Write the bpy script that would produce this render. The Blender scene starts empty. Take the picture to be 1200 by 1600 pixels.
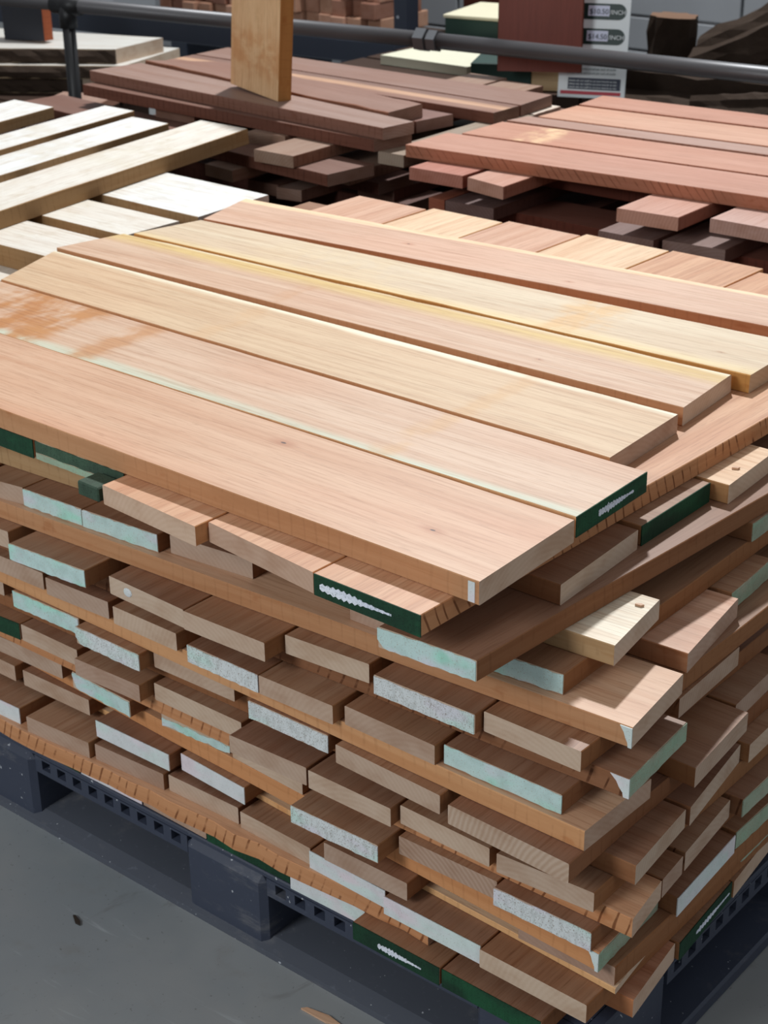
import bpy, bmesh, math, random
from mathutils import Vector, Matrix
random.seed(7)
SC = bpy.context.scene
COL = SC.collection

# ------------------------------------------------------------------ camera
cam_d = bpy.data.cameras.new('camera')
cam = bpy.data.objects.new('camera', cam_d); COL.objects.link(cam); SC.camera = cam
PITCH, YAW, ROLL, FPX = 0.44166587, -0.69536443, -0.01375969, 2635.55
fw = Vector((math.sin(YAW)*math.cos(PITCH), math.cos(YAW)*math.cos(PITCH), -math.sin(PITCH)))
r0 = fw.cross(Vector((0, 0, 1))).normalized(); u0 = r0.cross(fw)
rt = math.cos(ROLL)*r0 + math.sin(ROLL)*u0; up = -math.sin(ROLL)*r0 + math.cos(ROLL)*u0
M = Matrix((rt, up, -fw)).transposed().to_4x4(); M.translation = Vector((1.04615, -1.42800, 0.93080))
cam.matrix_world = M
cam_d.sensor_fit = 'VERTICAL'; cam_d.sensor_height = 36.0; cam_d.lens = FPX/1600*36.0
cam_d.clip_start = 0.05; cam_d.clip_end = 60
cam_d.dof.use_dof = True; cam_d.dof.focus_distance = 2.1; cam_d.dof.aperture_fstop = 13.0

# ------------------------------------------------------------------ light and exposure
w = bpy.data.worlds.new('world'); SC.world = w; w.use_nodes = True
w.node_tree.nodes['Background'].inputs[0].default_value = (0.90, 0.95, 1.0, 1)
w.node_tree.nodes['Background'].inputs[1].default_value = 0.29
def area_lamp(name, loc, target, size, power, color):
    d = bpy.data.lights.new(name, 'AREA'); d.shape = 'DISK'; d.size = size; d.energy = power; d.color = color
    o = bpy.data.objects.new(name, d); COL.objects.link(o); o.location = loc
    o.rotation_euler = (Vector(target)-Vector(loc)).to_track_quat('-Z', 'Y').to_euler(); return o
area_lamp('high_bay_lamp', (-2.65, 3.95, 5.2), (-0.3, 0.5, 0), 0.34, 490, (0.95, 0.985, 1.0))
area_lamp('front_fill_lamp', (-1.2, -4.2, 2.3), (-0.3, 0.2, -0.4), 1.6, 122, (0.94, 0.98, 1.0))  # unseen soft fill, added to brighten the left-facing board ends
area_lamp('right_fill_lamp', (4.2, -0.6, 2.4), (0.1, 0.4, -0.3), 1.4, 15, (0.96, 0.98, 1.0))  # unseen weak fill, added for the right-facing ends
SC.view_settings.view_transform = 'Standard'; SC.view_settings.look = 'None'
SC.view_settings.exposure = 0.0; SC.view_settings.gamma = 1.0; SC.view_settings.use_curve_mapping = False

# ------------------------------------------------------------------ helpers
def lin(*c):
    return tuple(((v/255)/12.92 if v/255 <= 0.04045 else ((v/255+0.055)/1.055)**2.4) for v in c)
def tag(o, label=None, cat=None, group=None, kind=None):
    if label: o['label'] = label
    if cat: o['category'] = cat
    if group: o['group'] = group
    if kind: o['kind'] = kind
    return o
def link(name, me, parent=None, loc=None, rot=None):
    o = bpy.data.objects.new(name, me); COL.objects.link(o)
    if parent: o.parent = parent
    if loc: o.location = loc
    if rot: o.rotation_euler = rot
    return o
def empty(name, loc=(0, 0, 0), rz=0.0):
    o = bpy.data.objects.new(name, None); COL.objects.link(o); o.location = loc; o.rotation_euler = (0, 0, rz); return o
def mesh(name, verts, faces, mats=(), idx=None, smooth=False):
    me = bpy.data.meshes.new(name); me.from_pydata(verts, [], faces)
    for m in mats: me.materials.append(m)
    if idx: me.polygons.foreach_set('material_index', idx)
    if smooth: me.polygons.foreach_set('use_smooth', [True]*len(me.polygons))
    me.update(); return me
def fix(me):
    bm = bmesh.new(); bm.from_mesh(me); bmesh.ops.recalc_face_normals(bm, faces=bm.faces); bm.to_mesh(me); bm.free(); return me
class MB:                                             # collects shapes into one mesh
    def __init__(s): s.v = []; s.f = []
    def box(s, x0, x1, y0, y1, z0, z1, bev=0.0):
        b = len(s.v)
        if bev <= 0:
            s.v += [(x, y, z) for z in (z0, z1) for y in (y0, y1) for x in (x0, x1)]
            s.f += [tuple(b+i for i in q) for q in ((0, 2, 3, 1), (4, 5, 7, 6), (0, 1, 5, 4), (2, 6, 7, 3), (0, 4, 6, 2), (1, 3, 7, 5))]
            return s
        e = bev
        for z, d in ((z0, e), (z0+e, 0), (z1-e, 0), (z1, e)):
            s.v += [(x0+e, y0+d, z), (x1-e, y0+d, z), (x1-d, y0+e, z), (x1-d, y1-e, z), (x1-e, y1-d, z), (x0+e, y1-d, z), (x0+d, y1-e, z), (x0+d, y0+e, z)]
        for k in range(3):
            for i in range(8):
                j = (i+1) % 8; s.f.append((b+k*8+i, b+k*8+j, b+k*8+8+j, b+k*8+8+i))
        s.f.append(tuple(b+i for i in range(7, -1, -1))); s.f.append(tuple(b+24+i for i in range(8)))
        return s
    def tube(s, p, q, r, n=16, r2=None, cap=True):
        p, q = Vector(p), Vector(q); d = (q-p).normalized(); a = d.orthogonal().normalized(); c = d.cross(a); b = len(s.v)
        r2 = r if r2 is None else r2
        for P, R in ((p, r), (q, r2)):
            s.v += [tuple(P+R*(math.cos(2*math.pi*i/n)*a+math.sin(2*math.pi*i/n)*c)) for i in range(n)]
        s.f += [(b+i, b+(i+1) % n, b+n+(i+1) % n, b+n+i) for i in range(n)]
        if cap: s.f += [tuple(b+i for i in range(n-1, -1, -1)), tuple(b+n+i for i in range(n))]
        return s
    def prism(s, poly, z0, z1):
        b, n = len(s.v), len(poly)
        s.v += [(x, y, z0) for x, y in poly]+[(x, y, z1) for x, y in poly]
        s.f += [(b+i, b+(i+1) % n, b+n+(i+1) % n, b+n+i) for i in range(n)]
        s.f += [tuple(b+i for i in range(n-1, -1, -1)), tuple(b+n+i for i in range(n))]
        return s
    def build(s, name, mat, parent=None, smooth=False, loc=None, rot=None):
        me = mesh(name, s.v, s.f, [mat] if mat else [], smooth=smooth); fix(me)
        return link(name, me, parent, loc, rot)

# ------------------------------------------------------------------ node materials
class NB:
    def __init__(s, name):
        s.m = bpy.data.materials.new(name); s.m.use_nodes = True; s.t = s.m.node_tree; s.n = s.t.nodes; s.b = s.n['Principled BSDF']
    def put(s, sock, v):
        if isinstance(v, bpy.types.NodeSocket): s.t.links.new(v, sock)
        elif isinstance(v, (tuple, list)) and len(v) == 3 and sock.type == 'RGBA': sock.default_value = (*v, 1)
        else: sock.default_value = v
    def math(s, op, a, b=0.0, clamp=False):
        n = s.n.new('ShaderNodeMath'); n.operation = op; n.use_clamp = clamp; s.put(n.inputs[0], a); s.put(n.inputs[1], b); return n.outputs[0]
    def vmath(s, op, a, b):
        n = s.n.new('ShaderNodeVectorMath'); n.operation = op; s.put(n.inputs[0], a); s.put(n.inputs[1], b); return n.outputs[0]
    def mix(s, f, a, b, mode='MIX'):
        n = s.n.new('ShaderNodeMix'); n.data_type = 'RGBA'; n.blend_type = mode; n.clamp_factor = True
        s.put(n.inputs[0], f); s.put(n.inputs[6], a); s.put(n.inputs[7], b); return n.outputs[2]
    def noise(s, vec, scale=1.0, detail=4.0, rough=0.55, dist=0.0):
        n = s.n.new('ShaderNodeTexNoise'); s.put(n.inputs['Vector'], vec); n.inputs['Scale'].default_value = scale
        n.inputs['Detail'].default_value = detail; n.inputs['Roughness'].default_value = rough; n.inputs['Distortion'].default_value = dist; return n.outputs[0]
    def ramp(s, f, lo, hi, a=0.0, b=1.0):
        n = s.n.new('ShaderNodeMapRange'); n.interpolation_type = 'SMOOTHSTEP'
        for i, v in enumerate((f, lo, hi, a, b)): s.put(n.inputs[i], v)
        return n.outputs[0]
    def objcoord(s, rnd=True):
        t = s.n.new('ShaderNodeTexCoord').outputs['Object']; s.raw = t
        if not rnd: return t
        oi = s.n.new('ShaderNodeObjectInfo'); s.oi = oi
        c = s.n.new('ShaderNodeCombineXYZ'); s.put(c.inputs[0], s.math('MULTIPLY', oi.outputs['Random'], 37.0)); s.put(c.inputs[1], s.math('MULTIPLY', oi.outputs['Random'], 91.0)); s.put(c.inputs[2], s.math('MULTIPLY', oi.outputs['Random'], 53.0))
        return s.vmath('ADD', t, c.outputs[0])
    def scale(s, v, xyz): return s.vmath('MULTIPLY', v, xyz)
    def sep(s, v):
        n = s.n.new('ShaderNodeSeparateXYZ'); s.put(n.inputs[0], v); return n.outputs
    def wave(s, vec, scale, dist, kind='BANDS', dirn='X', detail=2.0):
        n = s.n.new('ShaderNodeTexWave'); n.wave_type = kind
        if kind == 'BANDS': n.bands_direction = dirn
        else: n.rings_direction = dirn
        s.put(n.inputs['Vector'], vec); n.inputs['Scale'].default_value = scale; n.inputs['Distortion'].default_value = dist; n.inputs['Detail'].default_value = detail; return n.outputs['Fac']
    def bump(s, h, strength, dist=0.001):
        n = s.n.new('ShaderNodeBump'); n.inputs['Strength'].default_value = strength; n.inputs['Distance'].default_value = dist; s.put(n.inputs['Height'], h); s.t.links.new(n.outputs[0], s.b.inputs['Normal'])
    def done(s, col, rough=0.6, spec=0.3, metal=0.0):
        s.put(s.b.inputs['Base Color'], col); s.put(s.b.inputs['Roughness'], rough); s.b.inputs['Specular IOR Level'].default_value = spec; s.b.inputs['Metallic'].default_value = metal; return s.m

def wood_face(name, base=None, sap=None, stains=(), pink=0.3, contrast=1.0, rough=0.48, knots=(), mottle=0.0):
    """Long-grain face; local X runs along the board, Y across. base None -> object colour.
    sap: list of (y edge, softness, side, colour); stains: (x, halfwidth, strength, colour)."""
    b = NB(name); v = b.objcoord(); xyz = b.sep(b.vmath('ABSOLUTE', b.raw, (0, 0, 0)))
    col = base if base else b.oi.outputs['Color']
    warp = b.noise(b.scale(v, (2.0, 9.0, 9.0)), 1, 3)
    vv = b.vmath('ADD', b.scale(v, (1.1, 26.0, 26.0)), warp) if False else b.scale(v, (1.1, 26.0, 26.0))
    band = b.noise(vv, 1.0, 3, 0.5, 1.1)
    fine = b.noise(b.scale(v, (7.0, 230.0, 230.0)), 1.0, 4, 0.65); mid = b.noise(b.scale(v, (2.6, 85.0, 85.0)), 1.0, 3, 0.6)
    pore = b.noise(b.scale(v, (28.0, 620.0, 620.0)), 1.0, 2, 0.5)
    big = b.noise(b.scale(v, (1.8, 5.0, 5.0)), 1.0, 2)
    c = b.mix(b.math('MULTIPLY', b.ramp(band, 0.40, 0.66), 0.45*contrast, True), col, b.mix(1.0, col, (0.80, 0.62, 0.50), 'MULTIPLY'))
    c = b.mix(b.math('MULTIPLY', b.ramp(big, 0.45, 0.7), pink, True), c, b.mix(1.0, c, (1.0, 0.86, 0.80), 'MULTIPLY'))
    c = b.mix(b.math('MULTIPLY', b.ramp(band, 0.52, 0.30), 0.22*contrast, True), c, b.mix(1.0, c, (1.15, 1.16, 1.16), 'MULTIPLY'))
    for (y, soft, side, sc) in (sap or ()):
        wob = b.math('ADD', xyz[1], b.math('MULTIPLY', b.math('SUBTRACT', b.noise(b.scale(v, (2.2, 3.0, 3.0)), 1.0, 2), 0.5), 0.03))
        f = b.ramp(wob, y-soft*side, y+soft*side) if side > 0 else b.ramp(wob, y+soft, y-soft)
        f = b.math('MULTIPLY', f, b.ramp(b.noise(b.scale(v, (3.0, 60.0, 60.0)), 1.0, 3), 0.2, 0.55, 0.55, 1.0))
        c = b.mix(f, c, sc)
    for (x, hw, st, sc) in stains:
        d = b.math('ABSOLUTE', b.math('SUBTRACT', xyz[0], x))
        jag = b.noise(b.scale(v, (3.0, 70.0, 70.0)), 1.0, 4)
        bl = b.noise(b.scale(v, (22.0, 14.0, 14.0)), 1.0, 4)
        f = b.math('MULTIPLY', b.ramp(b.math('ADD', d, b.math('MULTIPLY', jag, hw*0.9)), hw*1.35, hw*0.65), b.math('MULTIPLY', b.ramp(bl, 0.35, 0.6), st), True)
        c = b.mix(f, c, sc)
    for (kx, ky, kr) in knots:
        dx = b.math('MULTIPLY', b.math('SUBTRACT', xyz[0], kx), 0.45); dy = b.math('SUBTRACT', xyz[1], ky)
        rr = b.math('SQRT', b.math('ADD', b.math('MULTIPLY', dx, dx), b.math('MULTIPLY', dy, dy)))
        rr = b.math('ADD', rr, b.math('MULTIPLY', b.math('SUBTRACT', b.noise(v, 60.0, 3), 0.5), kr*0.8))
        c = b.mix(b.math('MULTIPLY', b.ramp(rr, kr*3.4, kr*0.6), 0.55), c, b.mix(1.0, c, (0.72, 0.48, 0.36), 'MULTIPLY'))
        c = b.mix(b.ramp(rr, kr*0.55, kr*0.25), c, (0.09, 0.04, 0.025))
    c = b.mix(b.math('MULTIPLY', b.ramp(mid, 0.48, 0.70), 0.42*contrast, True), c, b.mix(1.0, c, (0.80, 0.66, 0.54), 'MULTIPLY'))
    c = b.mix(b.math('MULTIPLY', b.ramp(fine, 0.45, 0.72), 0.62), c, b.mix(1.0, c, (0.66, 0.55, 0.47), 'MULTIPLY'))
    c = b.mix(b.math('MULTIPLY', b.ramp(pore, 0.60, 0.72), 0.45), c, b.mix(1.0, c, (0.52, 0.40, 0.32), 'MULTIPLY'))
    if mottle:
        mo = b.noise(b.scale(v, (16.0, 26.0, 26.0)), 1.0, 5, 0.65)
        c = b.mix(b.math('MULTIPLY', b.ramp(mo, 0.50, 0.72), mottle), c, b.mix(1.0, c, (0.78, 0.70, 0.58), 'MULTIPLY'))
    b.bump(b.math('ADD', fine, pore), 0.12, 0.0006)
    return b.done(c, rough, 0.5)

def wood_edge(name, kerf=0.5, tint=(0.93, 0.66, 0.40), slant=0.0, stain=True):
    b = NB(name); v = b.objcoord(); col = b.mix(1.0, b.oi.outputs['Color'], tint, 'MULTIPLY')
    band = b.noise(b.scale(v, (2.0, 40.0, 60.0)), 1.0, 3, 0.55, 0.6)
    blot = b.noise(b.scale(v, (14.0, 14.0, 30.0)), 1.0, 3)
    fine = b.noise(b.scale(v, (60.0, 200.0, 260.0)), 1.0, 3)
    x = b.sep(v)
    ph = b.math('ADD', x[0], b.math('MULTIPLY', x[2], slant))
    cv = b.n.new('ShaderNodeCombineXYZ'); b.put(cv.inputs[0], ph); b.put(cv.inputs[1], x[1]); b.put(cv.inputs[2], b.math('MULTIPLY', x[2], 0.4))
    kw = b.wave(cv.outputs[0], 15.0, 5.5, detail=3.0)
    mask = b.math('MULTIPLY', b.ramp(kw, 0.88, 0.99), b.ramp(b.noise(b.scale(v, (14.0, 14.0, 40.0)), 1.0, 4), 0.38, 0.60))
    c = b.mix(b.math('MULTIPLY', b.ramp(band, 0.42, 0.68), 0.45), col, b.mix(1.0, col, (0.75, 0.62, 0.5), 'MULTIPLY'))
    if stain: c = b.mix(b.math('MULTIPLY', b.ramp(blot, 0.62, 0.72), 0.45), c, b.mix(1.0, col, (0.72, 0.50, 0.34), 'MULTIPLY'))
    c = b.mix(b.math('MULTIPLY', fine, 0.35), c, b.mix(1.0, c, (0.72, 0.66, 0.6), 'MULTIPLY'))
    c = b.mix(b.math('MULTIPLY', mask, kerf), c, b.mix(1.0, c, (0.30, 0.20, 0.14), 'MULTIPLY'))
    b.bump(b.math('SUBTRACT', b.math('MULTIPLY', fine, 0.5), b.math('MULTIPLY', mask, kerf)), 0.35, 0.001)
    return b.done(c, 0.75, 0.2)

def wood_end(name, rings=0.45, pale=0.66):
    b = NB(name); v = b.objcoord(); r = b.oi.outputs['Random']
    col = b.mix(pale, b.oi.outputs['Color'], b.mix(b.math('FRACT', b.math('MULTIPLY', r, 7.31)), lin(186, 160, 144), lin(224, 204, 182)))
    off = b.n.new('ShaderNodeCombineXYZ'); b.put(off.inputs[1], b.math('SUBTRACT', b.math('MULTIPLY', r, 0.5), 0.30)); b.put(off.inputs[2], b.math('ADD', b.math('MULTIPLY', r, -0.22), -0.03))
    p = b.vmath('SUBTRACT', b.raw, off.outputs[0])
    rg = b.wave(p, 42.0, 1.6, 'RINGS', 'X', 2.0)
    bl = b.noise(b.scale(v, (20.0, 14.0, 26.0)), 1.0, 4)
    fine = b.noise(b.scale(v, (300.0, 420.0, 420.0)), 1.0, 3)
    c = b.mix(b.math('MULTIPLY', rg, rings*0.55), col, b.mix(1.0, col, (0.74, 0.64, 0.55), 'MULTIPLY'))
    c = b.mix(b.math('MULTIPLY', b.ramp(bl, 0.4, 0.72), 0.6), c, b.mix(1.0, c, (0.74, 0.63, 0.55), 'MULTIPLY'))
    c = b.mix(b.math('MULTIPLY', fine, 0.3), c, b.mix(1.0, c, (0.74, 0.68, 0.62), 'MULTIPLY'))
    b.bump(fine, 0.2, 0.0006)
    return b.done(c, 0.8, 0.15)

def paint(name, base, tintA, tintB, under, wear=0.55, grain=1.0, dirn=(40., 40., 40.), speck=0.5):
    b = NB(name); v = b.objcoord()
    big = b.noise(b.scale(v, (7.0, 9.0, 22.0)), 1.0, 2); big2 = b.noise(b.vmath('ADD', b.scale(v, (8.0, 10.0, 24.0)), (9.1, 3.3, 5.7)), 1.0, 2)
    sp = b.noise(b.scale(v, (420.0, 420.0, 420.0)), 1.0, 3, 0.65); st = b.noise(b.scale(v, dirn), 1.0, 4, 0.6)
    c = b.mix(b.math('MULTIPLY', b.ramp(big, 0.46, 0.66), 0.75), base, tintA)
    c = b.mix(b.math('MULTIPLY', b.ramp(big2, 0.50, 0.68), 0.65), c, tintB)
    c = b.mix(b.math('MULTIPLY', b.ramp(st, 0.42, 0.70), 0.55*grain), c, b.mix(1.0, c, (0.66, 0.66, 0.64), 'MULTIPLY'))
    c = b.mix(b.math('MULTIPLY', b.ramp(sp, wear, wear+0.10), speck), c, under)
    b.bump(b.math('ADD', sp, st), 0.35, 0.001)
    return b.done(c, 0.7, 0.25)

def plain(name, c, rough=0.5, spec=0.4, metal=0.0, var=0.25, scale=12.0, bump=0.0, speck=0.0):
    b = NB(name); v = b.objcoord(); n = b.noise(v, scale, 4); f = b.noise(v, scale*14, 3)
    k = b.mix(b.math('MULTIPLY', n, var), c, tuple(x*0.55 for x in c)); k = b.mix(b.math('MULTIPLY', b.ramp(f, 0.62, 0.78), var), k, tuple(min(1, x*1.6+0.01) for x in c))
    if speck:
        q = b.noise(v, 95.0, 2); q2 = b.noise(b.scale(v, (9.0, 9.0, 30.0)), 1.0, 5, 0.7)
        k = b.mix(b.math('MULTIPLY', b.ramp(q, 0.71, 0.75), speck), k, lin(190, 194, 200)); k = b.mix(b.math('MULTIPLY', b.ramp(q2, 0.56, 0.76), speck*0.5), k, lin(126, 124, 124))
    if bump: b.bump(b.math('ADD', n, b.math('MULTIPLY', f, 0.4)), bump, 0.004)
    return b.done(k, rough, spec, metal)

FACE = wood_face('board face grain'); EDGE = wood_edge('sawn board edge', 0.16, (1.04, 0.86, 0.63)); EDGEK = wood_edge('kerf marked board edge', 0.85, (0.98, 0.84, 0.68), 0.35)
EDGET = wood_edge('tan board edge', 0.2, (0.60, 0.44, 0.29)); EDGEP = wood_edge('plain board edge', 0.12, (0.86, 0.70, 0.54)); END = wood_end('board end grain', 0.3); ENDR = wood_end('ringed end grain', 1.0)
BROWN = lin(150, 118, 92)
CHALK = paint('mint chalk paint', lin(190, 214, 210), lin(160, 222, 200), lin(216, 204, 218), BROWN, 0.58, 0.7)
WHITE = paint('white chalk paint', lin(214, 217, 218), lin(206, 222, 216), lin(228, 208, 216), BROWN, 0.60, 0.5)
BARKW = paint('flaking white paint', lin(212, 216, 216), lin(190, 218, 208), lin(214, 204, 216), lin(136, 124, 112), 0.54, 1.0, (60., 120., 60.), 0.7)
SAGE = paint('pale green wash', lin(158, 170, 148), lin(150, 178, 152), lin(176, 172, 152), BROWN, 0.55, 0.8)
GREEN = paint('green end paint', lin(27, 62, 42), lin(32, 84, 54), lin(24, 50, 36), lin(12, 28, 20), 0.56, 1.0, (30., 160., 40.), 0.6)
GREEND = paint('dull green end paint', lin(58, 76, 62), lin(66, 92, 72), lin(46, 62, 52), lin(30, 40, 32), 0.54, 1.0, (30., 160., 40.), 0.5)
SCRIB = paint('white crayon', lin(222, 226, 240), lin(205, 212, 228), lin(235, 238, 245), lin(60, 90, 72), 0.55, 0.6, (200., 240., 200.), 0.7)

# ------------------------------------------------------------------ boards
def board(name, quad, ztop, th, color, label=None, group=None, face=None, edge=None, end=None, segs=9, jit=0.0006, wane=None, parent=None, cat='board'):
    """quad: near end corners p0, p1, then far end p2 (behind p1), p3 (behind p0). One mesh, local X along the board."""
    p0, p1, p2, p3 = [Vector((a[0], a[1])) for a in quad]
    mid = (p2+p3)/2-(p0+p1)/2; ang = math.atan2(mid.y, mid.x)
    R = Matrix.Rotation(-ang, 2); loc = [R @ (q-p0) for q in (p0, p1, p2, p3)]
    flip = loc[1].y < 0
    rows = []; rnd = random.Random(name+str(round(p0.x*997+p0.y*131+ztop*57, 3)))
    e = 0.0011
    verts, faces, idx = [], [], []
    for i in range(segs+1):
        t = i/segs; A = loc[0].lerp(loc[3], t); B = loc[1].lerp(loc[2], t)
        s = -1 if flip else 1
        ja = rnd.uniform(-jit, jit); jb = rnd.uniform(-jit, jit)
        wa = wb = 0.0
        if wane:
            wa = wane[0]*(0.5+0.5*math.sin(5.1*t*3+rnd.random()*1.2))*rnd.random(); wb = wane[1]*(0.5+0.5*math.sin(4.3*t*3+rnd.random()))*rnd.random()
        a0 = A.y+s*ja; b0 = B.y+s*jb
        sec = [(A.x, a0+s*e, 0), (B.x, b0-s*e, 0), (B.x, b0, e), (B.x, b0-s*wb*0.6, th-e), (B.x, b0-s*(e+wb), th), (A.x, a0+s*(e+wa), th), (A.x, a0+s*wa*0.6, th-e), (A.x, a0, e)]
        verts += sec
    for i in range(segs):
        for k in range(8):
            l = (k+1) % 8; faces.append((i*8+k, i*8+l, i*8+8+l, i*8+8+k)); idx.append((0, 1, 1, 1, 0, 1, 1, 1)[k])
    faces.append(tuple(range(7, -1, -1))); idx.append(2)
    faces.append(tuple(segs*8+k for k in range(8))); idx.append(2)
    me = mesh(name, verts, faces, [face or FACE, edge or EDGE, end or END], idx); fix(me)
    o = link(name, me, parent, (p0.x, p0.y, ztop-th), (0, 0, ang)); o.color = (*color, 1)
    if label: tag(o, label, cat, group)
    o['w'] = 0
    del o['w']
    return o, loc

def end_coat(o, loc, th, mat, label, z0=0.0, z1=1.0, y0=0.0, y1=1.0, name='end_paint', rag=0.0, round_=0.0, out=0.0012, far=False):
    """A thin painted skin on the near end of a board, as a part."""
    A, B = loc[0], loc[1]; n = 16; rnd = random.Random(label+str(A.x)+o.name)
    pts = []
    rr = round_
    for i in range(n+1):                                     # bottom edge left to right
        t = y0+(y1-y0)*i/n; z = z0*th+(rnd.uniform(0, rag) if rag else 0)
        if rr: z += rr*max(0, 1-(t-y0)/(0.10))**2 if t-y0 < 0.10 else 0
        pts.append((t, z))
    for i in range(n, -1, -1):
        t = y0+(y1-y0)*i/n; z = z1*th-(rnd.uniform(0, rag) if rag else 0)
        pts.append((t, z))
    me_v, k = [], len(pts)
    for dx in (-out, 0.0004):
        for (t, z) in pts:
            q = A.lerp(B, t); me_v.append((q.x+dx, q.y, min(max(z, 0.0), th)))
    f = [tuple(range(k)), tuple(range(2*k-1, k-1, -1))]+[(i, (i+1) % k, k+(i+1) % k, k+i) for i in range(k)]
    me = mesh(name, me_v, f, [mat]); fix(me)
    c = link(name, me, o); c['label'] = label; return c

def scribble(o, loc, th, parent, y0, y1, zc, h, label='white crayon scribble', out=0.002):
    A, B = loc[0], loc[1]; n = 26; rnd = random.Random(o.name+str(y0)); v = []
    top, bot = [], []
    for i in range(n+1):
        t = i/n; env = (0.55+0.45*math.sin(math.pi*min(1, t*1.15+0.08)))*(1-0.55*t)
        z = zc*th; q = A.lerp(B, y0+(y1-y0)*t); d = (h*th*env)*(0.7+0.5*(i % 2))*rnd.uniform(0.7, 1.1)
        top.append((q, z+d*0.5)); bot.append((q, z-d*0.5))
    pts = top+bot[::-1]; k = len(pts)
    for dx in (-out, -out+0.0006):
        v += [(q.x+dx, q.y, z) for q, z in pts]
    f = []
    m = n+1
    for i in range(n):
        f.append((i, i+1, k-2-i, k-1-i)); f.append((k+k-1-i, k+k-2-i, k+i+1, k+i))
    f += [(i, (i+1) % k, k+(i+1) % k, k+i) for i in range(k)]
    me = mesh('crayon_mark', v, f, [SCRIB]); fix(me)
    c = link('crayon_mark', me, parent); c['label'] = label; return c

ORD = 'first second third fourth fifth sixth seventh eighth ninth tenth eleventh twelfth thirteenth fourteenth fifteenth sixteenth seventeenth eighteenth nineteenth twentieth twenty-first twenty-second'.split()
T = 0.03
def zt(k): return -T*k if k <= 18 else -T*(k-1)-0.01
TH = 0.0297

# ================================================================== STRUCTURE
FLOORZ = -0.785
def floor_mat():
    b = NB('painted concrete'); v = b.objcoord(False)
    n1 = b.noise(v, 1.6, 5, 0.6); n2 = b.noise(v, 9.0, 5, 0.6); n3 = b.noise(b.scale(v, (4.0, 30.0, 1.0)), 1.0, 4, 0.6, 1.0); sp = b.noise(v, 160.0, 3)
    c = b.mix(b.ramp(n1, 0.35, 0.7), lin(128, 134, 138), lin(146, 148, 148))
    c = b.mix(b.math('MULTIPLY', b.ramp(n2, 0.55, 0.75), 0.40), c, lin(118, 112, 104))
    c = b.mix(b.math('MULTIPLY', b.ramp(n3, 0.62, 0.74), 0.45), c, lin(166, 172, 176))
    c = b.mix(b.math('MULTIPLY', b.ramp(sp, 0.68, 0.74), 0.5), c, lin(60, 56, 50))
    n4 = b.noise(b.scale(v, (7.0, 2.2, 1.0)), 1.0, 5, 0.65, 1.6)
    c = b.mix(b.math('MULTIPLY', b.ramp(n4, 0.60, 0.70), 0.4), c, lin(92, 88, 84))
    b.bump(n2, 0.08, 0.002)
    return b.done(c, b.ramp(n2, 0.3, 0.7, 0.28, 0.46), 0.5)
fl = MB().box(-14, 6, -6, 12, FLOORZ-0.1, FLOORZ).build('floor', floor_mat()); tag(fl, kind='structure', label='grey painted concrete warehouse floor', )
WALLM = plain('grey painted block', lin(150, 152, 156), 0.6, 0.3, var=0.2, scale=5)
MORT = plain('pale mortar', lin(205, 208, 212), 0.8, 0.2, var=0.1)
wl = MB().box(-14, 5, 5.42, 5.6, FLOORZ, 3.0).build('wall_back', MORT); tag(wl, kind='structure', label='grey block wall at the back behind the logs')
bk = None
for r in range(7):
    for c in range(8):
        x0 = -6.6+c*0.62+(0.31 if r % 2 else 0); z0 = FLOORZ+0.012+r*0.152
        if bk is None:
            bk = MB().box(0, 0.605, -0.02, 0.02, 0, 0.14, 0.004).build('block', WALLM, wl, loc=(x0, 5.41, z0)); src = bk
        else:
            o = src.copy(); COL.objects.link(o); o.parent = wl; o.location = (x0, 5.41, z0)

# ================================================================== NEAR PALLET
PZ = -0.6407; PX0, PX1, PY0, PY1 = -1.52, 0.158, 0.036, 1.40
PLAST = plain('black blue pallet plastic', lin(60, 66, 82), 0.5, 0.45, var=0.35, scale=7.0, bump=0.12, speck=0.75)
pal = empty('plastic_pallet', (0, 0, FLOORZ)); tag(pal, 'scuffed black plastic pallet under the near lumber stack', 'pallet')
def W(z): return z-FLOORZ
rim = MB()
rim.box(PX0, PX1, PY0, PY0+0.02, W(PZ-0.010), W(PZ), 0.002).box(PX1-0.02, PX1, PY0+0.02, PY1, W(PZ-0.010), W(PZ), 0.002)
rim.box(PX0, PX1, PY1-0.02, PY1, W(PZ-0.010), W(PZ), 0.002).box(PX0, PX0+0.02, PY0+0.02, PY1-0.02, W(PZ-0.010), W(PZ), 0.002)
rim.build('rim', PLAST, pal)
MB().box(PX0+0.02, PX1-0.02, PY0+0.02, PY1-0.02, W(PZ-0.006), W(PZ)).build('deck', PLAST, pal)
BL = [(-1.50, -1.38), (-1.12, -0.952), (-0.586, -0.416), (-0.02, 0.158)]
BY = [(PY0, 0.24), (0.60, 0.82), (1.18, PY1)]
for (a, b_) in BL:
    for (c, d) in BY:
        a2 = a; MB().box(a2, b_, c-0.008, d, 0.004, W(PZ-0.010), 0.010).build('foot_block', PLAST, pal)
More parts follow.
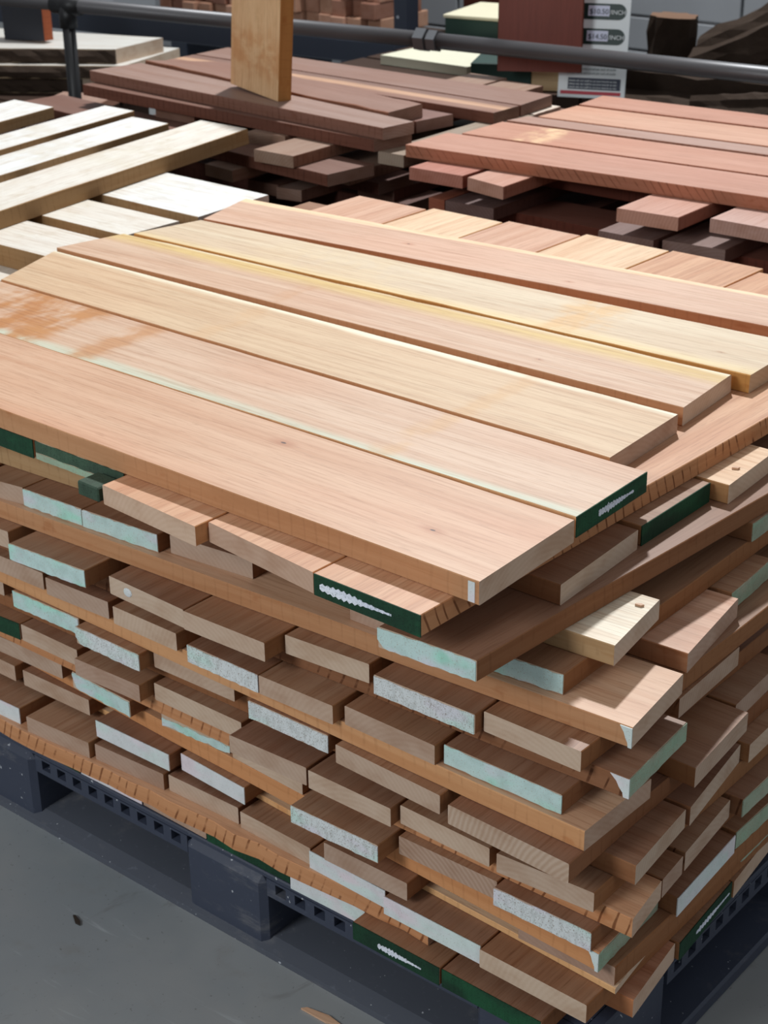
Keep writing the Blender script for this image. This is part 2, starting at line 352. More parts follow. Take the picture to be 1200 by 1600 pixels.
def ribs(xa, xb, ya, yb, along):
    m = MB(); step = 0.039; za, zh0, zh1, zb = W(PZ-0.042), W(PZ-0.032), W(PZ-0.014), W(PZ-0.010)
    def bx(u0, u1, d0, d1, z0, z1):
        if along == 'x': m.box(u0, u1, ya+d0, ya+d1, z0, z1)
        else: m.box(xb-d1, xb-d0, u0, u1, z0, z1)
    U0, U1 = (xa, xb) if along == 'x' else (ya, yb)
    bx(U0, U1, 0, 0.10, za, zh0); bx(U0, U1, 0, 0.10, zh1, zb); bx(U0, U1, 0.045, 0.10, zh0, zh1)
    n = int((U1-U0)/step)
    for i in range(n+1): bx(U0+i*step, min(U0+i*step+0.018, U1), 0, 0.045, zh0, zh1)
    m.build('rib_grid', PLAST, pal)
for (xa, xb) in ((-1.38, -1.12), (-0.952, -0.586), (-0.416, -0.02)): ribs(xa, xb, PY0, 0, 'x')
for (ya, yb) in ((0.24, 0.60), (0.82, 1.18)): ribs(0, PX1, ya, yb, 'y')
ped = MB()
for i in range(0, 1):
    ped.v += [(PX0, 0.020, 0.0), (PX1+0.02, 0.020, 0.0), (PX1+0.02, 0.020, 0.012), (PX0, 0.020, 0.012), (PX0, PY0+0.010, 0.020), (PX1, PY0+0.010, 0.020), (PX0, 0.24, 0.024), (PX1, 0.24, 0.024), (PX0, 0.24, 0), (PX1, 0.24, 0)]
    ped.f += [(0, 1, 2, 3), (3, 2, 5, 4), (4, 5, 7, 6), (6, 7, 9, 8), (8, 9, 1, 0), (0, 3, 4, 6, 8), (1, 9, 7, 5, 2)]
ped.build('base_runner', plain('dusty pallet plastic', lin(84, 88, 98), 0.6, 0.35, var=0.5, scale=5.0, bump=0.1, speck=0.9), pal)
MB().box(PX0, PX1+0.02, 0.60, 0.82, 0, 0.026, 0.004).build('base_runner', PLAST, pal)
MB().box(PX0, PX1+0.02, 1.18, PY1, 0, 0.026, 0.004).build('base_runner', PLAST, pal)
MB().box(PX1-0.16, PX1+0.02, 0.24, 0.60, 0, 0.026, 0.004).build('base_runner', PLAST, pal)

# ================================================================== NEAR STACK
TAN = lin(204, 166, 136); PALE = lin(222, 190, 156); PINK = lin(204, 162, 136); REDT = lin(186, 136, 108); ORNG = lin(202, 156, 122); BRN = lin(176, 130, 100)
SHADE_PAL = [lin(152, 118, 94), lin(142, 106, 84), lin(160, 124, 98), lin(148, 110, 84), lin(138, 102, 82)]  # inner boards: shade of the stack put into these darker browns
# top layer: near end corners (front, back), far end corners (back, front)
CREAM = lin(232, 222, 196); YEL = lin(210, 178, 116); SAPG = lin(194, 194, 172)
F1 = wood_face('top board one grain', lin(206, 166, 136), stains=[(1.05, 0.10, 0.10, lin(190, 120, 80))], pink=0.6, contrast=0.9, knots=[(0.130, 0.075, 0.004), (0.47, 0.165, 0.005)])
F2 = wood_face('top board two grain', lin(206, 174, 148), sap=[(0.018, 0.010, -1, SAPG)], stains=[(1.22, 0.20, 1.0, lin(184, 124, 70)), (1.12, 0.06, 1.0, lin(186, 128, 74)), (0.97, 0.05, 0.8, lin(188, 132, 82)), (0.335, 0.035, 0.55, lin(204, 160, 110))], pink=0.5, contrast=0.8)
F3 = wood_face('top board three grain', lin(206, 176, 142), sap=[(0.182, 0.008, 1, CREAM)], stains=[(0.26, 0.03, 0.45, lin(204, 158, 104)), (0.82, 0.04, 0.30, lin(204, 156, 104))], pink=0.3, contrast=0.8)
F4 = wood_face('top board four grain', lin(206, 174, 148), sap=[(0.120, 0.022, 1, YEL), (0.158, 0.010, 1, CREAM)], pink=0.4, contrast=0.9, stains=[(0.83, 0.03, 0.4, lin(190, 136, 90))], knots=[(0.285, 0.045, 0.0018)])
F5 = wood_face('top board five grain', lin(212, 192, 164), sap=[(0.03, 0.022, -1, lin(222, 196, 148))], stains=[(0.36, 0.09, 0.8, lin(214, 172, 118)), (0.9, 0.3, 0.22, lin(220, 190, 140))], pink=0.15, contrast=0.6, knots=[(0.085, 0.07, 0.0018)])
F6 = wood_face('top board six grain', lin(206, 170, 146), sap=[(0.137, 0.004, 1, lin(236, 204, 166))], pink=0.5, contrast=0.8, knots=[(0.55, 0.03, 0.0022), (0.93, 0.07, 0.003)])
TOP = [
 ('pinkish-orange wide top board at the near edge of the stack, clean sawn end', [(0.0, 0.0), (-0.006, 0.211), (-1.47, 0.226), (-1.47, 0.008)], F1, TAN, EDGEP, 0.0323, None),
 ('pale top board with a green painted end and a rough orange stain at left', [(-0.012, 0.2235), (-0.016, 0.401), (-1.50, 0.415), (-1.50, 0.228)], F2, PALE, EDGEP, TH, None),
 ('tan top board with a cream sapwood strip along its far edge, third from front', [(-0.081, 0.411), (-0.089, 0.607), (-1.47, 0.605), (-1.407, 0.422)], F3, TAN, EDGEP, TH, None),
 ('pinkish top board with a yellow streak along its far edge, fourth from front', [(-0.096, 0.634), (-0.108, 0.802), (-1.452, 0.770), (-1.484, 0.620)], F4, TAN, EDGEP, TH, (0.0, 0.006)),
 ('cream-yellow top board with an amber stain near its right end, fifth from front', [(-0.083, 0.812), (-0.086, 0.992), (-1.400, 0.932), (-1.437, 0.779)], F5, lin(206, 164, 104), EDGEP, TH, (0.004, 0)),
 ('pink-tan top board at the back with a pale far edge', [(-0.02, 1.049), (-0.02, 1.200), (-1.444, 1.111), (-1.402, 0.941)], F6, REDT, EDGEP, TH, None)]
NEAR_TOP = 'top boards of the near stack'
tops = []
for lab, q, fm, c, em, th, wn in TOP:
    o, loc = board('top_board', q, th-TH, th, c, lab, NEAR_TOP, fm, em, END, 22, 0.0006, wn); tops.append((o, loc, th))
o, loc, th = tops[1]; gp = end_coat(o, loc, th, GREEN, 'dark green painted end'); scribble(o, loc, th, gp, 0.30, 0.80, 0.5, 0.5)
o, loc, th = tops[0]                                        # white daub on the near corner
MB().box(0.006, 0.016, -0.0004, 0.0012, 0.002, th-0.003).build('paint_daub', WHITE, o)['label'] = 'white paint daub on the corner'

N, C, Wh, B, G, D, S = 'n', 'c', 'w', 'b', 'g', 'd', 's'
LOOK = {'n': 'bare-ended', 'c': 'mint-chalked-end', 'w': 'white-painted-end', 'b': 'flaky-white-ended', 'g': 'green-painted-end', 'd': 'half-green-ended', 's': 'sage-green-washed', 'r': 'ring-grained'}
PM = {'c': (CHALK, 'mint white chalked end'), 'w': (WHITE, 'white painted end'), 'b': (BARKW, 'flaking white painted end'), 'g': (GREEN, 'dark green painted end'), 's': (SAGE, 'sage green washed end')}
# layer: yaw (dx/dy), boards (x0, y0, x1, y1, look, colour index or colour)
YL = {
 1: (0.033, [(-1.385, -0.01, -1.195, -0.012, 'n', PINK), (-1.19, -0.005, -1.005, -0.008, 'n', PALE), (-1.0, 0.005, -0.823, 0.005, 'g', PINK), (-0.818, 0.006, -0.626, 0.006, 'd', PALE), (-0.621, -0.040, -0.423, -0.055, 'n', ORNG), (-0.419, -0.034, -0.213, -0.057, 'n', ORNG), (-0.211, -0.058, -0.040, -0.061, 'g', ORNG)]),
 3: (0.072, [(-0.62, 0.22, -0.46, 0.22, 'n', 1), (-0.38, 0.10, -0.20, 0.10, 'n', 2), (-0.133, -0.030, 0.013, -0.022, 'c', 1)]),
 5: (0.0, [(-1.16, 0.02, -1.02, 0.03, 'n', 3), (-1.011, 0.036, -0.918, 0.049, 'n', 0), (-0.916, 0.048, -0.787, 0.054, 'c', 1), (-0.785, 0.054, -0.631, 0.063, 'c', 1), (-0.616, 0.074, -0.464, 0.088, 'n', 4), (-0.278, 0.084, -0.11, 0.086, 'n', 2), (-0.068, 0.092, 0.058, 0.100, 'c', 3)]),
 7: (0.0, [(-1.065, -0.002, -0.914, 0.009, 'n', 0), (-0.883, -0.015, -0.721, -0.005, 'c', 0), (-0.680, 0.006, -0.519, 0.000, 'n', 1), (-0.515, -0.002, -0.362, 0.002, 'n', 2), (-0.356, 0.037, -0.215, 0.047, 'n', 0), (-0.192, 0.031, -0.030, 0.034, 'b', 1), (-0.026, 0.048, 0.123, 0.047, 'n', 3)]),
 9: (0.0, [(-0.990, 0.020, -0.857, 0.023, 'n', 0), (-0.844, 0.017, -0.706, 0.022, 'n', 4), (-0.692, 0.018, -0.556, 0.018, 'n', 2), (-0.522, 0.007, -0.383, 0.007, 'b', 1), (-0.381, 0.007, -0.249, 0.010, 'n', 2), (-0.237, 0.021, -0.082, 0.019, 'n', 3), (-0.074, 0.030, 0.108, 0.030, 'c', 1)]),
 11: (0.0, [(-1.12, 0.04, -0.985, 0.04, 'n', 1), (-0.945, 0.027, -0.791, 0.030, 'c', 2), (-0.776, 0.011, -0.634, 0.011, 'b', 0), (-0.629, 0.035, -0.463, 0.038, 'n', 3), (-0.417, 0.020, -0.268, 0.021, 'b', 1), (-0.246, 0.011, -0.061, 0.004, 'n', 0), (-0.041, -0.005, 0.148, -0.012, 'r', 4)]),
 13: (0.0, [(-1.11, 0.018, -0.940, 0.028, 'g', 3), (-0.936, 0.029, -0.801, 0.029, 'n', 1), (-0.786, 0.010, -0.646, 0.016, 'n', 2), (-0.633, 0.036, -0.452, 0.037, 'n', 0), (-0.443, 0.003, -0.300, 0.009, 'n', 4), (-0.294, 0.007, -0.147, 0.007, 'n', 1), (-0.143, 0.022, 0.009, 0.019, 'n', 2), (0.021, 0.017, 0.163, 0.026, 'n', 0)]),
 15: (0.0, [(-1.09, 0.043, -0.873, 0.051, 'n', 4), (-0.839, 0.045, -0.700, 0.040, 'c', 1), (-0.643, 0.055, -0.505, 0.063, 'c', 3), (-0.496, 0.059, -0.350, 0.052, 'n', 2), (-0.316, -0.008, -0.161, -0.004, 'b', 0), (-0.152, 0.031, 0.010, 0.033, 'r', 2), (0.014, 0.022, 0.163, 0.024, 'b', 1)]),
 17: (0.0, [(-1.12, 0.060, -1.010, 0.060, 'n', 2), (-0.991, 0.061, -0.829, 0.065, 'n', 1), (-0.775, 0.032, -0.612, 0.035, 'w', 4), (-0.600, 0.050, -0.459, 0.043, 'w', 0), (-0.44, 0.10, -0.30, 0.10, 'n', 3), (-0.279, 0.016, -0.129, 0.017, 'n', 1), (0.036, 0.049, 0.186, 0.049, 'n', 3)]),
 19: (0.0, [(-1.09, 0.012, -0.952, 0.017, 'w', 0), (-0.925, 0.009, -0.783, 0.019, 'n', 2), (-0.774, 0.024, -0.625, 0.032, 'n', 1), (-0.618, 0.037, -0.473, 0.040, 'n', 4), (-0.463, 0.036, -0.321, 0.033, 'n', 0), (-0.318, 0.029, -0.174, 0.026, 'w', 3), (-0.168, 0.016, -0.001, 0.015, 'w', 1), (0.003, 0.009, 0.171, 0.007, 'n', 3)]),
 21: (0.0, [(-1.12, 0.04, -0.972, 0.04, 'n', 2), (-0.968, 0.039, -0.837, 0.038, 'g', 1), (-0.834, 0.039, -0.691, 0.041, 'w', 0), (-0.688, 0.041, -0.544, 0.039, 'n', 2), (-0.541, 0.038, -0.370, 0.040, 'g', 3), (-0.361, 0.032, -0.219, 0.034, 'w', 1), (-0.215, 0.003, -0.060, 0.002, 'g', 3), (-0.056, 0.003, 0.107, 0.002, 'g', 1)]),
}
RECESS = {(3, 0): 'recessed bare-ended board in the dark gap of fourth layer, left one', (3, 1): 'recessed bare-ended board in the dark gap of fourth layer, right one', (17, 4): 'recessed bare-ended board in the dark gap of eighteenth layer, near stack'}
SCR = {(1, 6): (0.06, 0.74, 0.5, 0.5), (21, 6): (0.30, 0.80, 0.42, 0.42)}
GRP = 'boards lying crosswise in the near stack'
for k, (yaw, lst) in YL.items():
    seen = 0
    for i, (x0, y0, x1, y1, lk, ci) in enumerate(lst):
        col = SHADE_PAL[ci] if isinstance(ci, int) else ci
        dv_ = Vector((x1, y1, zt(k)))-M.translation; shown = 600+FPX*dv_.dot(rt)/dv_.dot(fw) > 4 and (k, i) not in RECESS
        seen += shown
        yb = (1.36, 1.375, 1.39, 1.405, 1.41, 1.385, 1.37)[i % 7] if k == 1 else 1.34+0.012*((i*7+k) % 5)
        q = [(x0, y0), (x1, y1), (x1+yaw*(yb-y1), yb), (x0+yaw*(yb-y0), yb)]
        lab = f'{LOOK[lk]} board in {ORD[k]} layer of near stack, {ORD[seen-1]} end from left' if shown else RECESS.get((k, i), f'{LOOK[lk]} board in {ORD[k]} layer of near stack, beyond the left picture edge' + (', outer one' if (k, i) == (1, 0) else ''))
        if (k, i) == (3, 2): lab = 'wide mint-chalked-end board jutting out below the scribbled green end, fourth layer of near stack'
        em = EDGEK if (k, i) == (1, 6) else EDGE
        th = TH if k != 3 else TH
        o, loc = board('stacked_board', q, zt(k), th, col, lab, GRP, None, em, ENDR if lk == 'r' else END, 9, 0.0012)
        if lk in PM:
            mat, pl = PM[lk]; a = {}
            if lk in 'cb': a = dict(rag=0.0022, round_=0.010 if (k, i) in ((3, 2), (11, 2), (15, 1)) else 0)
            if (k, i) == (15, 2): a = dict(rag=0.004, z1=0.55)
            if (k, i) == (15, 1): a = dict(rag=0.003, round_=0.02)
            p = end_coat(o, loc, th, mat, pl, **a)
            if (k, i) in SCR: scribble(o, loc, th, p, *SCR[(k, i)])
        elif lk == 'd':
            end_coat(o, loc, th, GREEND, 'green paint over upper part of the end', z0=0.36, rag=0.0012)
            end_coat(o, loc, th, SAGE, 'streaked grey lower part of the end', z1=0.35, name='end_streak', rag=0.001, y1=0.75)
            f = MB().box(-0.042, -0.002, -0.191, -0.146, 0.000, 0.022, 0.002).build('splintered_tongue', GREEND, o); f['label'] = 'short green splintered tongue sticking out of the end'
        if (k, i) == (7, 2):                                 # glue blob
            A = loc[0].lerp(loc[1], 0.26); g = bmesh.new(); bmesh.ops.create_uvsphere(g, u_segments=10, v_segments=6, radius=0.009); 
            for vv in g.verts: vv.co = Vector((vv.co.x*0.25+A.x-0.0005, vv.co.y+A.y, vv.co.z*0.8+0.016))
            me = bpy.data.meshes.new('glue_blob'); g.to_mesh(me); g.free(); me.materials.append(WHITE); link('glue_blob', me, o)['label'] = 'clear whitish blob of glue'

# cross boards: layer: yaw (dy/dx), boards (x0, y0, x1, y1, look, colour)
XL = {
 2: (0.0, [(0.015, 0.152, 0.007, 0.349, 'n', 1), (0.005, 0.360, 0.006, 0.541, 'g', 2), (0.032, 0.550, 0.025, 0.700, 'n', PALE), (0.0, 1.19, 0.0, 1.34, 'n', 3)]),
 4: (0.06, [(0.096, 0.155, 0.077, 0.294, 'n', lin(226, 214, 192)), (0.062, 0.573, 0.061, 0.720, 's', 2), (0.0, 1.20, 0.0, 1.34, 'n', 1)]),
 6: (0.048, [(0.166, 0.089, 0.149, 0.238, 'n', TAN), (0.128, 0.286, 0.105, 0.462, 'n', PINK), (0.091, 0.470, 0.083, 0.600, 's', 2), (0.0, 1.20, 0.0, 1.34, 'n', 1)]),
 8: (0.030, [(0.176, 0.072, 0.165, 0.227, 's', 1), (0.130, 0.269, 0.124, 0.440, 'n', 3), (0.087, 0.509, 0.089, 0.650, 'b', 2)]),
 10: (-0.012, [(0.149, 0.019, 0.153, 0.168, 'n', TAN), (0.186, 0.222, 0.173, 0.384, 'n', 3), (0.151, 0.390, 0.143, 0.540, 'n', 0)]),
 12: (0.015, [(0.194, 0.070, 0.181, 0.213, 'n', 1), (0.184, 0.219, 0.162, 0.393, 'n', 4), (0.173, 0.399, 0.169, 0.540, 'n', 2)]),
 14: (0.0, [(0.208, 0.045, 0.196, 0.135, 'n', ORNG), (0.196, 0.1365, 0.191, 0.196, 'n', 3), (0.190, 0.205, 0.177, 0.347, 'n', 0), (0.191, 0.356, 0.190, 0.500, 's', 1)]),
 16: (-0.045, [(0.173, 0.027, 0.167, 0.180, 's', ORNG), (0.194, 0.184, 0.185, 0.354, 'w', 1), (0.183, 0.361, 0.185, 0.510, 's', 2)]),
 18: (-0.045, [(0.189, 0.046, 0.172, 0.211, 'n', PALE), (0.176, 0.222, 0.170, 0.380, 'n', 2), (0.18, 0.39, 0.18, 0.55, 's', 1)]),
 20: (0.03, [(0.196, 0.082, 0.180, 0.213, 'n', REDT), (0.185, 0.217, 0.174, 0.380, 'g', 0), (0.177, 0.383, 0.162, 0.540, 'n', 2)]),
}
for k, (yaw, lst) in XL.items():
    for i, (x0, y0, x1, y1, lk, ci) in enumerate(lst):
        col = SHADE_PAL[ci] if isinstance(ci, int) else ci
        L = 1.45+0.02*((i*5+k) % 4); th = 0.0098 if k == 18 else TH
        q = [(x0, y0), (x1, y1), (x1-L, y1-yaw*L), (x0-L, y0-yaw*L)]
        if i == 0: lab = f'cross board whose sawn edge lies along left face in {ORD[k]} layer of near stack'
        elif y0 > 1.0: lab = f'hidden light-blocking cross board added at the back of {ORD[k]} layer of near stack'  # rear boards added out of view to stop light leaking through the layers
        else: lab = f'{LOOK[lk]} cross board in {ORD[k]} layer of near stack, {ORD[i]} end back from the corner'
        em = EDGET if (k, i) in ((4, 0), (2, 2)) else {4: EDGEP, 6: EDGEP, 8: EDGEK, 14: EDGEK, 16: EDGE}.get(k, EDGE)
        o, loc = board('cross_board', q, zt(k), th, col, lab, GRP, None, em, END, 9, 0.0010)
        if lk in PM:
            mat, pl = PM[lk]; p = end_coat(o, loc, th, mat, pl, rag=0.002 if lk in 'bs' else 0)
            if (k, i) == (20, 1): scribble(o, loc, th, p, 0.30, 0.95, 0.5, 0.35)
        if (k, i) in ((6, 0), (8, 0), (16, 0)):              # white torn corner
            q0 = MB(); h = th
            q0.v = [(-0.001, -0.0012, h*0.98), (0.020, -0.0012, h*0.98), (0.013, -0.0012, h*0.70), (0.010, -0.0012, h*0.45), (0.006, -0.0012, h*0.25), (0.005, -0.0012, 0.001), (-0.001, -0.0012, 0.001)]
            q0.v = [(x*(0.8 if k != 8 else 1.3), -y, z) for x, y, z in q0.v]; n = len(q0.v); q0.v += [(x, -0.0003, z) for x, y, z in q0.v]
            q0.f = [tuple(range(n)), tuple(range(2*n-1, n-1, -1))]+[(a, (a+1) % n, n+(a+1) % n, n+a) for a in range(n)]
            q0.build('paint_tear', WHITE, o)['label'] = 'torn white paint on the front corner'
# thin batten of layer twenty along the left face
o, loc = board('edge_batten', [(-0.10, 0.0305), (-0.10, 0.064), (-1.46, 0.023), (-1.46, -0.010)], zt(20), TH, ORNG, 'wavy orange batten with dark saw marks above the bottom row of near stack', None, None, EDGEK, END, 30, 0.004)

def chip(x, y, z, l, wd, rz, label, mat=None):
    m = MB(); m.prism([(-l, -wd*0.4), (l*0.4, -wd), (l, wd*0.2), (l*0.3, wd), (-l*0.8, wd*0.5)], 0, 0.003); o = m.build('wood_chip', mat or FACE, None, loc=(x, y, z), rot=(0.0, 0, rz)); o.color = (*TAN, 1); tag(o, label, 'chip')
chip(0.066, 0.262, zt(4)+0.0003, 0.006, 0.0028, 0.3, 'tiny tan wood chip on the sunlit board below the top')
chip(0.012, 0.605, zt(2)+0.0003, 0.006, 0.003, 0.6, 'small tan wood chip on the pale cross board at right edge')
chip(-0.255, -0.028, FLOORZ+0.0005, 0.034, 0.007, 0.1, 'thin wood splinter on the floor beside the pallet')
chip(-0.700, -0.106, FLOORZ+0.0005, 0.014, 0.004, -0.4, 'small dark wood chip on the grey floor at left', plain('dark chip', lin(50, 42, 36)))

# ================================================================== BACKGROUND PILES
def bundle(x0, x1, y0, y1, ztop, label):
    """strapped bundle of rough timbers hidden under a pile; one thing with its layers and straps as parts"""
    t = empty('timber_bundle', ((x0+x1)/2, (y0+y1)/2, FLOORZ)); tag(t, label, 'timber'); n = 4; h = (ztop-FLOORZ-0.10)/n; hx, hy = (x1-x0)/2, (y1-y0)/2
    m = plain('rough dark timber', lin(62, 46, 38), 0.8, 0.15)
    for s in (-0.8, 0, 0.8): MB().box(-hx, hx, s*hy-0.06, s*hy+0.06, 0, 0.10).build('skid', m, t)
    for i in range(n):
        mb = MB(); k = 5
        for j in range(k):
            if i % 2: mb.box(-hx, hx, -hy+2*hy*j/k+0.01, -hy+2*hy*(j+1)/k-0.01, 0.10+i*h, 0.10+(i+1)*h-0.001)
            else: mb.box(-hx+2*hx*j/k+0.01, -hx+2*hx*(j+1)/k-0.01, -hy, hy, 0.10+i*h, 0.10+(i+1)*h-0.001)
        mb.build('timber_row', m, t)
    return t
WHT = lin(222, 216, 206); WHT2 = lin(226, 226, 224)
FW = wood_face('pale weathered grain', None, pink=0.1, contrast=0.4, stains=[(0.35, 0.22, 0.35, lin(204, 190, 164)), (1.0, 0.3, 0.3, lin(200, 192, 172))], mottle=0.5)
EW = wood_edge('tan rough edge', 0.2, (0.46, 0.29, 0.15))
# pale pile at left
bundle(-3.1, -1.62, 0.1, 1.45, -0.1205, 'dark timber bundle under the pale board pile at left')
PG = 'pale boards on the left pile'
def yb(name, q, z, th, col, lab, g=None, f=None, e=None, en=None, wane=None, segs=9, jit=0.001): return board(name, q, z, th, col, lab, g, f, e, en, segs, jit, wane)
d = (0.130, -1.0)
def wq(xl, xr, y, L, dd=-0.135): return [(xr, y), (xl, y+0.0), (xl-dd*L, y-L), (xr-dd*L, y-L)]
yb('pale_board', wq(-2.047, -1.879, 1.575, 1.55), 0.008, 0.0377, WHT, 'nearest pale board on top of the left pile, with a chipped lower edge', PG, FW, EW, None, (0.007, 0))
yb('pale_board', wq(-2.246, -2.112, 1.525, 1.5), 0.0, TH, WHT2, 'white board on the left pile, second from the near side', PG, FW, EW, None, (0.002, 0))
yb('pale_board', wq(-2.410, -2.296, 1.577, 1.5), 0.0, TH, WHT2, 'white board on the left pile, third from the near side', PG, FW, EW, None, (0.003, 0))
yb('pale_board', wq(-2.668, -2.505, 1.483, 1.4), 0.0, TH, WHT2, 'white board on the left pile, farthest of the four on top', PG, FW, EW, None, None)
CG = 'pale cross boards of the left pile'
yb('pale_cross_board', [(-1.50, 1.02), (-1.505, 1.245), (-2.95, 1.27), (-2.95, 1.03)], -0.03, 0.045, WHT2, 'wide whitish cross board under the left pile top, farthest of three', CG, FW, EW)
yb('pale_cross_board', [(-1.52, 0.828), (-1.51, 0.975), (-2.95, 0.97), (-2.95, 0.82)], -0.03, 0.045, WHT, 'cream cross board under the left pile top, middle of three', CG, FW, EW)
yb('pale_cross_board', [(-1.525, 0.634), (-1.52, 0.785), (-2.95, 0.765), (-2.95, 0.605)], -0.03, 0.045, WHT, 'cream cross board under the left pile top, nearest of three', CG, FW, EW)
yb('pale_cross_board', [(-1.56, 0.30), (-1.56, 0.45), (-2.95, 0.45), (-2.95, 0.30)], -0.03, 0.045, WHT, 'cream cross board of the left pile, outside the left frame edge', CG, FW, EW)
for i, x in enumerate((-1.75, -2.3, -2.85)):
    yb('pale_bearer', [(x, 0.12), (x+0.15, 0.12), (x+0.15, 1.18), (x, 1.18)], -0.0755, 0.0445, WHT, ('pale bearer board low in the left pile, nearest the stack', 'pale bearer board low in the left pile, middle one', 'pale bearer board low in the left pile, farthest left')[i], 'bearers of the left pile', FW, EW)

# dark brown pile behind
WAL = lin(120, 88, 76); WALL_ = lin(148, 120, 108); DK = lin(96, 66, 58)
FD = wood_face('dark hardwood grain', None, pink=0.35, contrast=0.7, rough=0.5); ED = wood_edge('dark sawn edge', 0.4, (0.74, 0.56, 0.50)); EDD = wood_edge('brown rough edge', 0.3, (0.95, 0.72, 0.58)); EDE = wood_end('dark end grain', 0.6, 0.08)
bundle(-3.3, -1.50, 1.72, 2.35, -0.2405, 'dark timber bundle under the brown plank pile')
FP5 = wood_face('brown plank with sap stripe', lin(128, 98, 86), sap=[(0.075, 0.008, -1, lin(190, 150, 122)), (0.038, 0.008, -1, lin(134, 98, 84))], pink=0.3, contrast=0.7)
BG = 'dark brown planks on the back pile'
yb('brown_plank', [(-1.575, 1.693), (-1.552, 1.812), (-2.66, 1.86), (-2.675, 1.733)], 0.0, TH, WAL, 'lower of two long dark brown planks at the front of the back pile', BG, FD, ED, EDE)
yb('brown_plank', [(-1.553, 1.702), (-1.538, 1.804), (-2.657, 1.944), (-2.692, 1.778)], 0.03, TH, WALL_, 'upper long greyish brown plank at the front of the back pile', BG, FD, ED, EDE)
yb('brown_plank', [(-1.641, 1.826), (-1.636, 1.961), (-2.45, 2.085), (-2.66, 1.960)], 0.0345, 0.034, lin(138, 104, 90), 'reddish plank with a rough crumbly front edge behind the cherry board', BG, FD, EDD, EDE, (0.012, 0.004), 16, 0.003)
yb('brown_plank', [(-1.619, 1.915), (-1.597, 2.04), (-2.6, 2.075), (-2.6, 1.95)], 0.0, TH, lin(126, 92, 82), 'short-ended brown plank tucked below the reddish plank', BG, FD, ED, EDE)
yb('brown_plank', [(-1.522, 2.112), (-1.519, 2.223), (-2.75, 2.245), (-2.75, 2.125)], 0.0, TH, WAL, 'brown plank with a light sapwood stripe along its middle', BG, FP5, ED, EDE)
yb('brown_plank', [(-1.520, 2.232), (-1.529, 2.389), (-2.75, 2.395), (-2.75, 2.255)], 0.0, TH, lin(140, 110, 98), 'broad brown plank at the rear of the back pile', BG, FD, ED, EDE)
BE = 'short boards sticking out of the brown pile'
def ye(p0, p1, z, lab, col, yback=2.26, f=None, e=None, th=TH, g=BE, nm='short_board'):
    return yb(nm, [p0, p1, (p1[0], yback), (p0[0], yback)], z, th, col, lab, g, f or FD, e or ED, EDE)
GR = lin(150, 124, 108)
ye((-1.834, 1.543), (-1.706, 1.547), -0.03, 'brown board end with a pale lit edge poking out under the planks', GR)
ye((-1.984, 1.677), (-1.866, 1.692), -0.03, 'brown board end just left of the one with the pale lit edge', GR)
ye((-1.575, 1.709), (-1.497, 1.711), -0.03, 'dark board end with a pale top near the red pile corner', lin(150, 135, 120))
yb('short_board', [(-3.763, 2.462), (-3.56, 2.545), (-3.62, 2.70), (-3.83, 2.62)], -0.30, TH, lin(168, 138, 124), 'flat pinkish board end behind the railing post', BE, FD, ED, EDE)
ye((-2.40, 1.75), (-2.25, 1.75), -0.03, 'dark board end in shade under the planks, left of centre', WAL)
ye((-1.984, 2.30), (-1.853, 2.30), -0.03, 'greyish board end showing at the rear of the brown pile, left one', GR, 2.63)
ye((-1.840, 2.30), (-1.704, 2.30), -0.03, 'greyish board end showing at the rear of the brown pile, right one', GR, 2.60)
ye((-1.561, 2.29), (-1.508, 2.275), -0.0305, 'pale white offcut beneath the right end of the brown planks', lin(214, 202, 188), 2.40)
yb('brown_cross_board', [(-1.60, 1.55), (-1.58, 1.70), (-2.85, 1.80), (-2.87, 1.66)], -0.06, TH, WAL, 'brown cross board running beneath the short boards of the brown pile', None, FD, ED, EDE)
yb('brown_cross_board', [(-1.55, 2.36), (-1.55, 2.5), (-2.85, 2.5), (-2.85, 2.36)], -0.06, TH, WAL, 'brown cross board hidden at the rear of the brown pile', None, FD, ED, EDE)
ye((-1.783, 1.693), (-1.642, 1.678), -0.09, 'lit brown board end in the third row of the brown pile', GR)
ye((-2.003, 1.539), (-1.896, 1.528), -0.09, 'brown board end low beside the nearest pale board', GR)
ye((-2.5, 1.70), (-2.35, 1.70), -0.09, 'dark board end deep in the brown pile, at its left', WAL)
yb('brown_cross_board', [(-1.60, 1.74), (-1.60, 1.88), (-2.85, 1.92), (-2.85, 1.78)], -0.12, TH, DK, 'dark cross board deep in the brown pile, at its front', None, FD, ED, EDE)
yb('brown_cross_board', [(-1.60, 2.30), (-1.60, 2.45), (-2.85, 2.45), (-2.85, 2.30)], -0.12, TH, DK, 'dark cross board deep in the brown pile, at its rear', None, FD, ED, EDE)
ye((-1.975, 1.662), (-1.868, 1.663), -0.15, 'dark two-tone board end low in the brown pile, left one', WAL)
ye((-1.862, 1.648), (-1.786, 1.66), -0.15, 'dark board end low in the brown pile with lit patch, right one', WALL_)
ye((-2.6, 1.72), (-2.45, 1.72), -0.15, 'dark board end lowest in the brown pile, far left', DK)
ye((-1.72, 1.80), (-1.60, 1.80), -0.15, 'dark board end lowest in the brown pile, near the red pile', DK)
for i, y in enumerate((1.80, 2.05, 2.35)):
    yb('brown_cross_board', [(-1.56, y), (-1.56, y+0.15), (-2.85, y+0.15), (-2.85, y)], -0.18, 0.060, DK, ('thick dark bearer under the brown pile, front one', 'thick dark bearer under the brown pile, middle one', 'thick dark bearer under the brown pile, rear one')[i], None, FD, ED, EDE)

